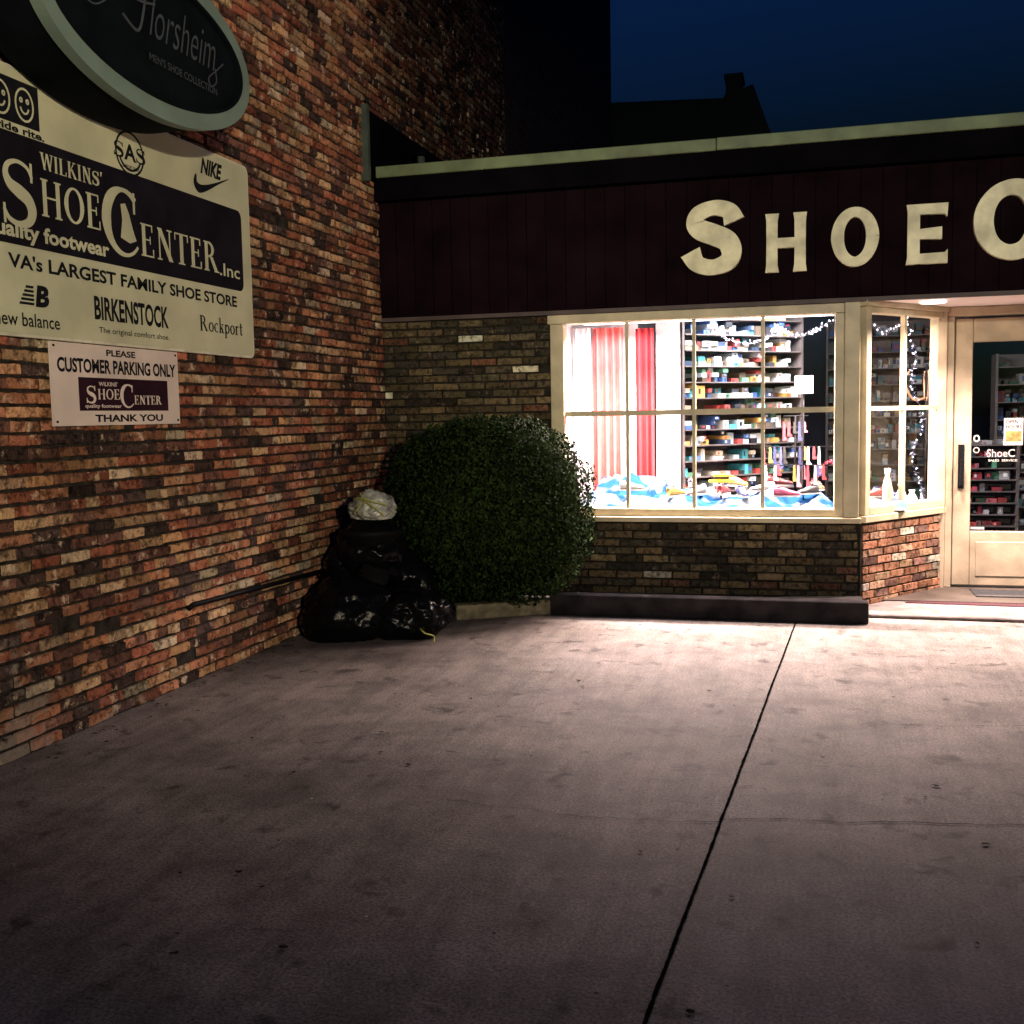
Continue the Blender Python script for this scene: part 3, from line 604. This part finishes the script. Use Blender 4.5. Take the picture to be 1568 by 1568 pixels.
def cloth(name,x0,x1,y0,y1,z,amp,col,col2,seed):
    n=130;mm=50;V=[];F=[]
    for j in range(mm+1):
        for i in range(n+1):
            x=x0+(x1-x0)*i/n;y=y0+(y1-y0)*j/mm
            w=noise.noise(Vector((x*2,y*2,seed)))*.4
            h=(.5+noise.noise(Vector((x*3.2+seed+w,y*4,seed))))*amp*.9+(1-abs(noise.noise(Vector((x*5+w*3,y*6,seed+3))))*2.2)*amp*.45
            h+=amp*.8*max(0,(y-y0)/(y1-y0)-.3)
            ed=min(1,min(i,n-i)/8,min(j,mm-j)/7)
            V.append((x+.02*noise.noise(Vector((x*9,y*9,1))),y,z+.003+max(0,h)*ed))
    for j in range(mm):
        for i in range(n):
            a=j*(n+1)+i;F.append((a,a+1,a+n+2,a+n+1))
    return mesh_obj(name,V,F,mat(name+'_fabric',col,.9,4,.2,col2=col2,spec=.03,p0=.40,p1=.54,detail=2),None,True)
cloth('blue_display_cloth',1.62,3.9,.2,1.0,.76,.11,(.006,.032,.095),(.13,.16,.20),3)
cloth('display_fabric',1.75,2.45,.45,1.0,.80,.16,(.006,.030,.09),(.14,.16,.20),9)
cloth('blue_display_cloth',4.05,4.45,.35,.7,.76,.08,(.06,.10,.16),(.3,.3,.31),5)

def shoe(loc,rot,col,scale=1.,heel=.0):
    g=group('shoe');g.location=loc;g.rotation_euler=(0,0,rot);g.scale=(scale,)*3
    sec=[(-.13,.028,.0,.085),(-.12,.034,.0,.10),(-.07,.035,.0,.10),(-.02,.034,.0,.085),(.03,.038,.0,.062),(.08,.043,.0,.050),(.12,.036,.0,.042),(.145,.018,.0,.028)]
    V=[];F=[];n=12
    for (x,w,z0,z1) in sec:
        zz0=.012+heel*max(0,-x/.13);h=z1
        for k in range(n):
            a=2*math.pi*k/n;V.append((x,w*math.cos(a),zz0+h/2+h/2*math.sin(a)*(1 if math.sin(a)>0 else .95)))
    for i in range(len(sec)-1):
        for k in range(n): F.append((i*n+k,i*n+(k+1)%n,(i+1)*n+(k+1)%n,(i+1)*n+k))
    F.append(tuple(range(n)));F.append(tuple(range(len(sec)*n-1,(len(sec)-1)*n-1,-1)))
    mesh_obj('upper',V,F,mat('shoe_upper',col,.45,10,.2),g,True)
    m=MB();m.prism(WF,[(-.135,-.03),(-.05,-.028),(.06,-.044),(.12,-.036),(.15,0),(.12,.036),(.06,.044),(-.05,.028),(-.135,.03)],.0,.016);m.obj('sole',M_sole,g)
    m=MB();m.prism(WF,ell(-.08,0,.045,.024,0,330,12),.085,.108);m.obj('opening',M_black,g)
    m=MB()
    for i in range(4): m.box(-.02+i*.02,-.012+i*.02,-.025,.025,.085-i*.006,.094-i*.007)
    m.obj('laces',M_sole,g)
    return g
M_sole=mat('shoe_sole',(.28,.26,.24),.7)
cs=[(.25,.16,.03),(.2,.2,.2),(.2,.02,.02),(.02,.03,.1),(.25,.22,.2),(.18,.02,.06),(.02,.02,.02),(.16,.07,.03),(.22,.18,.18),(.1,.015,.015)]
rnd=random.Random(21)
pos=[(2.55,.40,.87),(2.72,.45,.88),(2.95,.5,.88),(3.12,.38,.87),(3.28,.6,.90),(3.48,.4,.87),(3.66,.55,.88),(3.75,.8,.90),(2.65,.8,.93),(3.4,.85,.93),(3.05,.8,.93),(2.15,.45,.92),(4.2,.5,.86),(4.3,.75,.84)]
for i,p in enumerate(pos): shoe(p,rnd.uniform(0,6.28),cs[i%10],rnd.uniform(.7,.95))

hs=group('display_stand')
tube('pole',[(2.92,.62,.76),(2.92,.62,.98)],.008,M_black,hs)
m=MB();f2=Frame((2.92,.62,.98),(1,0,0),(0,1,0),(0,0,1));m.prism(f2,ell(0,0,.11,.07,0,350,20),0,.02);m.prism(f2,ell(0,0,.07,.045,0,350,20),.02,.07);m.obj('yellow_top',mat('yellow_top',(.35,.2,.01),.6,30,.3),hs)
m=MB();m.prism(f2,ell(0,0,.072,.047,0,350,20),.03,.05);m.obj('black_band',M_black,hs)
sc_=group('display_price_card')
cx_,cy_=3.62,.55
m=MB();m.rect(Frame((cx_,cy_,0),(1,0,0),(0,0,1),(0,-1,0)),-.075,.075,1.74,1.89,0,.006);m.obj('card',M_white,sc_)
tube('post',[(cx_,cy_+.01,.76),(cx_,cy_+.01,1.76)],.006,M_black,sc_)
tube('base',[(cx_,cy_+.01,.78),(cx_,cy_+.01,.795)],.08,M_black,sc_,16)
gr=group('accessory_rack')
tube('post',[(3.55,.75,.76),(3.55,.75,1.55)],.009,M_black,gr)
tube('arm',[(3.28,.75,1.28),(3.82,.75,1.28)],.006,M_black,gr)
tube('arm_low',[(3.30,.72,1.12),(3.84,.72,1.12)],.006,M_black,gr)
tube('arm_top',[(3.45,.75,1.55),(3.66,.75,1.55)],.006,M_black,gr)
rnd=random.Random(8)
IM=[mat('item_cloth',c,.8,20,.2) for c in ((.3,.03,.04),(.5,.5,.5),(.4,.13,.17),(.2,.02,.03),(.04,.05,.15),(.35,.27,.06),(.02,.02,.02))]
for zz,yy,n_ in ((1.50,.745,5),(1.28,.745,13),(1.12,.715,13)):
    for i in range(n_):
        x=(3.29 if n_>5 else 3.46)+i*.042+rnd.uniform(-.012,.012)
        if rnd.random()<.2: continue
        m=MB();fx=Frame((x,yy,zz),(1,rnd.uniform(-.6,.6),0),(0,0,1),(0,-1,0));h=rnd.uniform(.08,.2)
        m.prism(fx,[(-.008,0),(.008,0),(.014,-h*.4),(.012,-h*.75),(.03,-h*.9),(.028,-h),(-.012,-h),(-.012,-h*.5)],-.008,.008);m.obj('hanging_item',rnd.choice(IM),gr)
cr=group('coat_stand')
tube('post',[(4.75,2.0,.04),(4.75,2.0,2.0)],.02,M_black,cr)
M_hook=mat('hook_wood',(.4,.2,.1),.4)
for a in (0,1.6,3.1,4.7): tube('hook',bez([(4.75,2.0,1.7),(4.75+.12*math.cos(a),2+.12*math.sin(a),1.68),(4.75+.2*math.cos(a),2+.2*math.sin(a),1.85),(4.75+.16*math.cos(a),2+.16*math.sin(a),1.95)],5),.012,M_hook,cr,6)
def garland(name,paths,r,n,seed,mt):
    rnd=random.Random(seed);V=[];F=[]
    for pts in paths:
        P=bez(pts,10)
        for i in range(n):
            t=rnd.random()*(len(P)-1);a=int(t);f=t-a;p=Vector(P[a]).lerp(Vector(P[min(a+1,len(P)-1)]),f)
            d=Vector((rnd.gauss(0,1),rnd.gauss(0,1),rnd.gauss(0,1))).normalized();q=d.orthogonal().normalized()*.0022
            L=r*rnd.uniform(.5,1.2);b=len(V);V+=[p-q,p+q,p+d*L+q*.6,p+d*L-q*.6];F.append((b,b+1,b+2,b+3))
    return mesh_obj(name,V,F,mt)
M_tin=mat('tinsel',(.20,.20,.30),.25,30,.3,metal=.6)
g1=[[(2.85,.32,2.34),(2.98,.32,2.22),(3.15,.32,2.17),(3.33,.32,2.21),(3.40,.32,2.32)],[(3.40,.32,2.32),(3.48,.32,2.24),(3.6,.32,2.22),(3.72,.32,2.26),(3.84,.32,2.33)]]
g2=[[(4.45,.62,2.34),(4.52,.72,2.05),(4.50,.72,1.8),(4.60,.82,1.5),(4.52,.75,1.2),(4.60,.8,.9),(4.62,.85,.78)],[(4.15,.28,2.30),(4.25,.4,2.22),(4.4,.6,2.3)]]
garland('tinsel_garland',g1,.026,120,3,M_tin)
garland('tinsel_garland',g2,.03,240,4,M_tin)
garland('tinsel_garland',[[(3.70,.95,.95),(3.85,.9,1.15),(3.95,.85,1.0),(4.0,.7,.85)]],.03,200,5,mat('red_tinsel',(.3,.03,.05),.3,30,.3))
# fairy light bulbs strung along the garlands
slg=group('string_lights');rnd=random.Random(31);V=[];F=[]
for pts in g1+g2:
    P=bez(pts,5)
    for p in P:
        c=Vector(p)+Vector((rnd.uniform(-.015,.015),-.01,rnd.uniform(-.02,.02)));r=.007;b=len(V)
        V+=[c+Vector(q)*r for q in ((1,0,0),(-1,0,0),(0,1,0),(0,-1,0),(0,0,1.5),(0,0,-1.5))]
        F+=[(b,b+2,b+4),(b+2,b+1,b+4),(b+1,b+3,b+4),(b+3,b,b+4),(b+2,b,b+5),(b+1,b+2,b+5),(b+3,b+1,b+5),(b,b+3,b+5)]
mesh_obj('bulbs',V,F,emit_mat('fairy_bulb',(.8,.88,1),4),slg)
for pts in g1+g2: tube('wire',bez(pts,6),.0015,M_black,slg,4)
for (x,y,h,c) in ((4.42,.62,.2,(.5,.48,.48)),(4.52,.78,.14,(.5,.46,.42)),(4.3,.5,.34,(.35,.28,.22))):
    g=group('display_vase');prof=[(.03,0),(.045,.15),(.05,.4),(.03,.7),(.018,.82),(.028,1)]
    V=[];F=[];n=16
    for (r,z) in prof:
        for k in range(n): V.append((x+r*math.cos(k*2*math.pi/n),y+r*math.sin(k*2*math.pi/n),.762+z*h))
    for i in range(len(prof)-1):
        for k in range(n): F.append((i*n+k,i*n+(k+1)%n,(i+1)*n+(k+1)%n,(i+1)*n+k))
    F.append(tuple(range(n-1,-1,-1)));F.append(tuple(range((len(prof)-1)*n,len(prof)*n)));mesh_obj('body',V,F,mat('vase_glaze',c,.3,8,.2),g,True)

# ------------------------------------------------------------------ curb, soil, timber
M_curb=mat('curb_concrete',(.026,.023,.023),.9,6,.5,.5,50,spec=.05)
cb=group('concrete_curb')
m=MB();m.box(1.66,4.10,-.70,-.55,0,.165);o=m.obj('curb_stone',M_curb,cb);md=o.modifiers.new('b','BEVEL');md.width=.015;md.segments=3
M_soil=mat('soil',(.025,.02,.017),.95,20,.5,.9,40)
mesh_obj('planting_bed',[(.02,-.02,.06),(4.08,-.02,.10),(4.08,-.56,.10),(1.75,-.56,.08),(1.1,-.95,.05),(.02,-1.0,.04)],[(0,5,4,3,2,1)],M_soil)
tf=Frame((1.0,-1.08,0),(.70,.40,0),(0,0,1),(.40,-.70,0))
tg=group('timber_edging')
m=MB();m.rect(tf,0,.80,0,.12,-.13,0);o=m.obj('timber',mat('weathered_timber',(.20,.17,.10),.85,12,.5,.7,40),tg);md=o.modifiers.new('b','BEVEL');md.width=.015;md.segments=2
m=MB();m.rect(tf,-.25,-.02,0,.05,-.15,.05);m.obj('splash_block',M_curb,tg)

# ------------------------------------------------------------------ bush
def bush():
    g=group('boxwood_bush');rs=np.random.RandomState(5)
    cx,cy,cz=1.16,-.66,.83;rx,ry,rz=.86,.56,.77;p=2.5
    def surf(d):
        k=(np.abs(d[:,0]/rx)**p+np.abs(d[:,1]/ry)**p+np.abs(d[:,2]/rz)**p)**(-1/p);return d*k[:,None]
    n=26000
    d=rs.normal(size=(n,3));d/=np.linalg.norm(d,axis=1)[:,None]
    s=surf(d)
    lump=np.array([noise.noise(Vector((*(v*5),)))*.06+noise.noise(Vector((*(v*13),)))*.06 for v in s])
    rad=1+lump-np.abs(rs.normal(size=n))*.05+ (rs.rand(n)<.03)*rs.rand(n)*.05
    c=s*rad[:,None]+np.array([cx,cy,cz])
    nrm=s/np.array([rx,ry,rz])**2;nrm/=np.linalg.norm(nrm,axis=1)[:,None]
    a=nrm+rs.normal(size=(n,3))*.65;a/=np.linalg.norm(a,axis=1)[:,None]
    t=np.cross(a,rs.normal(size=(n,3)));t/=np.linalg.norm(t,axis=1)[:,None];b=np.cross(a,t)
    L=rs.uniform(.012,.022,n)[:,None];W=L*.5
    V=np.empty((n,4,3));V[:,0]=c-t*L;V[:,1]=c+b*W+a*.002;V[:,2]=c+t*L;V[:,3]=c-b*W+a*.002
    V=V.reshape(-1,3);keep=V[:,1].reshape(-1,4).max(axis=1)<-.03
    F=[(4*i,4*i+1,4*i+2,4*i+3) for i in range(n) if keep[i]]
    m=attr_mat('boxwood_leaf',.8,0,10,.3,4,spec=.06)
    o=mesh_obj('leaves',V.tolist(),F,m,g)
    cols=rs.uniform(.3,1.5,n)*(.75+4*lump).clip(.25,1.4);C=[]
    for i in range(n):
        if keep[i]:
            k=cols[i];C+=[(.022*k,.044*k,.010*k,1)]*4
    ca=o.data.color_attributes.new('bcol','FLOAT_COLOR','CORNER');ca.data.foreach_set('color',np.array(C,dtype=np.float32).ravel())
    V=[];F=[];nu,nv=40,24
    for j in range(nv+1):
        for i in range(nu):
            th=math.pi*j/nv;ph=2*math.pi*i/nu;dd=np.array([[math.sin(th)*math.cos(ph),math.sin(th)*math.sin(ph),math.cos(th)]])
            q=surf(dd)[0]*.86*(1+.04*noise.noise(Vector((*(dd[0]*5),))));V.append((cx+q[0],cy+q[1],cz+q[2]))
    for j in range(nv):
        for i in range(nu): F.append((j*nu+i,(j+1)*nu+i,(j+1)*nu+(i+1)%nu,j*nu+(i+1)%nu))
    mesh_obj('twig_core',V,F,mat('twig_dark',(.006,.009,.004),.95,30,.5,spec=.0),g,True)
    M_bark=mat('stem_bark',(.06,.05,.035),.9)
    for i in range(9):
        a=i*.7;tube('stem',[(cx+.05*math.cos(a),cy+.05*math.sin(a),.03),(cx+.3*math.cos(a),cy+.2*math.sin(a),.4)],.015,M_bark,g,6)
bush()

# ------------------------------------------------------------------ trash
M_bag=mat('black_plastic',(.003,.003,.0035),.25,8,.3,.35,25,spec=.10)
def bag(name,loc,r,seed,mt,knot=True,crease=.14,strm=None,sub=5):
    import bmesh
    g=group(name)
    bm=bmesh.new();bmesh.ops.create_icosphere(bm,subdivisions=sub,radius=1)
    for v in bm.verts:
        p=v.co.copy();n1=noise.noise(p*1.3+Vector((seed,0,0)));n2=1-abs(noise.noise(p*3.2+Vector((seed,5,0))))*2;n3=1-abs(noise.noise(p*8+Vector((seed,2,9))))*2
        k=1+.22*n1+crease*.6*n2+crease*.28*n3
        q=p*k
        if q.z<-.75: q.z=-.75+(q.z+.75)*.15
        if p.z>.6: q.z+= (p.z-.6)*.35;q.x*=1-(p.z-.6)*.9;q.y*=1-(p.z-.6)*.9
        v.co=Vector((loc[0]+q.x*r[0],loc[1]+q.y*r[1],loc[2]+q.z*r[2]))
    me=bpy.data.meshes.new('body');bm.to_mesh(me);bm.free();me.materials.append(mt);me.polygons.foreach_set('use_smooth',[True]*len(me.polygons))
    o=bpy.data.objects.new('body',me);scn.collection.objects.link(o);o.parent=g
    if knot:
        top=(loc[0],loc[1],loc[2]+r[2]*1.1)
        V=[];F=[];rn=random.Random(seed)
        for i in range(9):
            a=i*.7+rn.random();b=len(V);rr=r[0]*.42;p=Vector(top)
            e=p+Vector((math.cos(a)*rr,math.sin(a)*rr,rn.uniform(.0,.5)*rr));e2=p+Vector((math.cos(a+.6)*rr,math.sin(a+.6)*rr,rn.uniform(.1,.7)*rr))
            V+=[p-Vector((0,0,.05)),e,e2];F.append((b,b+1,b+2))
        mesh_obj('knot',V,F,mt,g)
    if strm:
        for k,(a,b) in enumerate(strm): tube('tie_string',bez(a,6),b,M_str,g,6)
    return g
M_str=mat('tie_yellow',(.32,.32,.05),.6,20,.2)
bag('trash_bag',(.40,-1.82,.19),(.33,.27,.25),1,M_bag)
bag('trash_bag',(.80,-1.68,.155),(.31,.26,.20),4,M_bag,strm=[([(1.0,-1.9,.10),(1.05,-1.95,.08),(1.1,-1.9,.05),(1.12,-1.96,.02)],.006)])
bag('trash_bag',(.30,-1.35,.30),(.28,.28,.38),7,M_bag)
bag('trash_bag',(.62,-1.30,.25),(.27,.25,.33),9,M_bag)
tc_=group('trash_can')
V=[];F=[];n=28;prof=[(.17,.0),(.225,.72),(.245,.725),(.245,.765),(.225,.77),(.20,.70),(.165,.05)]
for (r,z) in prof:
    for k in range(n): V.append((.47+r*math.cos(k*2*math.pi/n),-1.48+r*math.sin(k*2*math.pi/n),z))
for i in range(len(prof)-1):
    for k in range(n): F.append((i*n+k,i*n+(k+1)%n,(i+1)*n+(k+1)%n,(i+1)*n+k))
F.append(tuple(range(n)));mesh_obj('bin_body',V,F,M_black,tc_,True)
bag('trash_bag',(.47,-1.48,.62),(.235,.235,.22),13,M_bag,False)
M_clear=mat('translucent_plastic',(.34,.35,.30),.3,9,.65,.4,20,spec=.6)
b_=bag('trash_bag',(.50,-1.50,.93),(.155,.145,.11),17,M_clear,False,.24,[([(.40,-1.63,1.0),(.47,-1.675,1.01),(.56,-1.675,.99),(.66,-1.63,.96)],.006),([(.45,-1.62,1.05),(.50,-1.675,1.0),(.60,-1.675,.93),(.64,-1.64,.88)],.006),([(.50,-1.64,1.02),(.46,-1.675,.95),(.42,-1.67,.90)],.005)])

# ------------------------------------------------------------------ distant building / roof vent
db=group('distant_building')
M_db=mat('distant_wall',(.012,.014,.014),.9,.5,.3,spec=0)
m=MB();m.prism(Frame((0,12.5,0),(1,0,0),(0,0,1),(0,-1,0)),[(-.5,0),(3.6,0),(3.6,5.5),(2.9,6.95),(2.62,7.75),(2.1,7.62),(2.06,7.55),(-.5,7.68)],-6,0);m.obj('gable_block',M_db,db)
m=MB();m.box(2.08,2.38,12.9,13.5,7.4,8.02);m.box(2.05,2.41,12.87,13.53,8.02,8.10);m.obj('chimney',M_db,db)
rv=group('roof_vent')
tube('pipe',[(.20,.6,3.66),(.20,.6,4.02)],.035,mat('vent_metal',(.06,.07,.065),.5,9,.2),rv,14)
tube('cap',[(.20,.6,3.99),(.20,.6,4.04)],.055,M_fdark,rv,14)

def look(o,t):
    d=Vector(t)-o.location;o.rotation_euler=d.to_track_quat('-Z','Y').to_euler()
def street_lamp(p):
    sl=group('street_lamp');x,y,z=p
    tube('pole',[(x+1,y-.2,0),(x+1,y-.2,z+.1)],[.09,.06],M_black,sl,12)
    tube('arm',bez([(x+1,y-.2,z-.1),(x+.7,y-.15,z+.2),(x+.3,y-.05,z+.25),(x,y,z+.2)],5),.035,M_black,sl,8)
    m=MB();m.box(x-.2,x+.25,y-.12,y+.12,z+.10,z+.20);m.obj('lamp_head',M_black,sl)
LA=Vector((9.0,-14.5,3.3));LB=Vector((5.0,-18.0,4.6))
street_lamp(LA);street_lamp(LB)  # second pole is unseen, added only to carry the fascia spot

# ------------------------------------------------------------------ lights
def area(name,loc,rot,sx,sy,e,col,spread=180):
    l=bpy.data.lights.new(name,'AREA');l.shape='RECTANGLE';l.size=sx;l.size_y=sy;l.energy=e;l.color=col;l.spread=math.radians(spread)
    o=bpy.data.objects.new(name,l);scn.collection.objects.link(o);o.location=loc;o.rotation_euler=rot;return o
def spot(name,loc,tgt,e,col,ang,blend=1,rad=.12):
    l=bpy.data.lights.new(name,'SPOT');l.energy=e;l.color=col;l.spot_size=math.radians(ang);l.spot_blend=blend;l.shadow_soft_size=rad
    o=bpy.data.objects.new(name,l);scn.collection.objects.link(o);o.location=loc;look(o,tgt);return o
spot('added_fascia_spot',LA,(0,-3.0,2.65),5000,(1,.85,.60),35)
spot('added_fascia_spot',LB,(3.8,0,3.4),6000,(1,.90,.66),28)  # extra spot out of view, added to brighten the fascia letters
PK=(1,.79,.72)
area('fluorescent_light',(2.80,.42,2.37),(math.radians(-6),0,0),2.2,.035,680,PK,134)
ft=group('fluorescent_fixture')
tube('tube',[(1.75,.42,2.395),(3.85,.42,2.395)],.016,emit_mat('tube_glow',(1,.93,.97),12),ft,8)
m=MB();m.box(1.7,3.9,.38,.46,2.415,2.438);m.obj('housing',M_white,ft)
area('display_fill_light',(2.4,.75,2.42),(0,0,0),1.5,.2,95,(1,.86,.93),150)
area('bay_tube_light',(4.35,.75,2.40),(0,0,0),.4,.12,25,PK,150)
area('store_ceiling_light',(3.4,1.5,2.85),(math.radians(25),0,0),1.2,.3,210,(.95,.95,1),150)
area('store_ceiling_light',(5.6,2.2,2.85),(math.radians(20),0,0),.8,.3,36,(1,.93,.9),150)
el=group('entry_downlight')
m=MB();m.prism(Frame((4.62,.32,2.447),(1,0,0),(0,1,0),(0,0,1)),ell(0,0,.10,.10,0,345,23),-.01,0.0);m.obj('lens',emit_mat('lens_glow',(1,.88,.85),5),el)
area('entry_downlight_bulb',(4.66,.20,2.42),(math.radians(-8),0,0),.2,.2,125,PK,132)
area('entry_downlight_bulb',(5.9,.2,2.42),(math.radians(-8),0,0),.2,.2,165,PK,132)

# ------------------------------------------------------------------ world
w=bpy.data.worlds.new('World');scn.world=w;w.use_nodes=True;nt=w.node_tree;N=nt.nodes;Lk=nt.links
bg=N['Background'];sky=N.new('ShaderNodeTexSky');sky.sky_type='NISHITA';sky.sun_disc=False
sky.sun_elevation=math.radians(-4);sky.sun_rotation=math.radians(200)
mx=N.new('ShaderNodeMixRGB');mx.blend_type='MULTIPLY';mx.inputs[0].default_value=1;mx.inputs[2].default_value=(.14,.88,3.4,1)
Lk.new(sky.outputs[0],mx.inputs[1]);Lk.new(mx.outputs[0],bg.inputs['Color']);bg.inputs['Strength'].default_value=.9

# ------------------------------------------------------------------ camera
cd=bpy.data.cameras.new('camera');cam=bpy.data.objects.new('camera',cd);scn.collection.objects.link(cam);scn.camera=cam
R=Vector((.96458,.26315,-.01838));U=Vector((-.00575,.09064,.99587));Fw=Vector((-.26373,.96049,-.08894))
R.normalize();Bk=(-Fw).normalized();U=Bk.cross(R).normalized()
M=Matrix((R,U,Bk)).transposed().to_4x4();M.translation=Vector((3.6563,-9.0464,1.6));cam.matrix_world=M
cd.sensor_width=36;cd.sensor_fit='HORIZONTAL';cd.lens=36*1655/1568;cd.clip_end=1000;cd.clip_start=.05
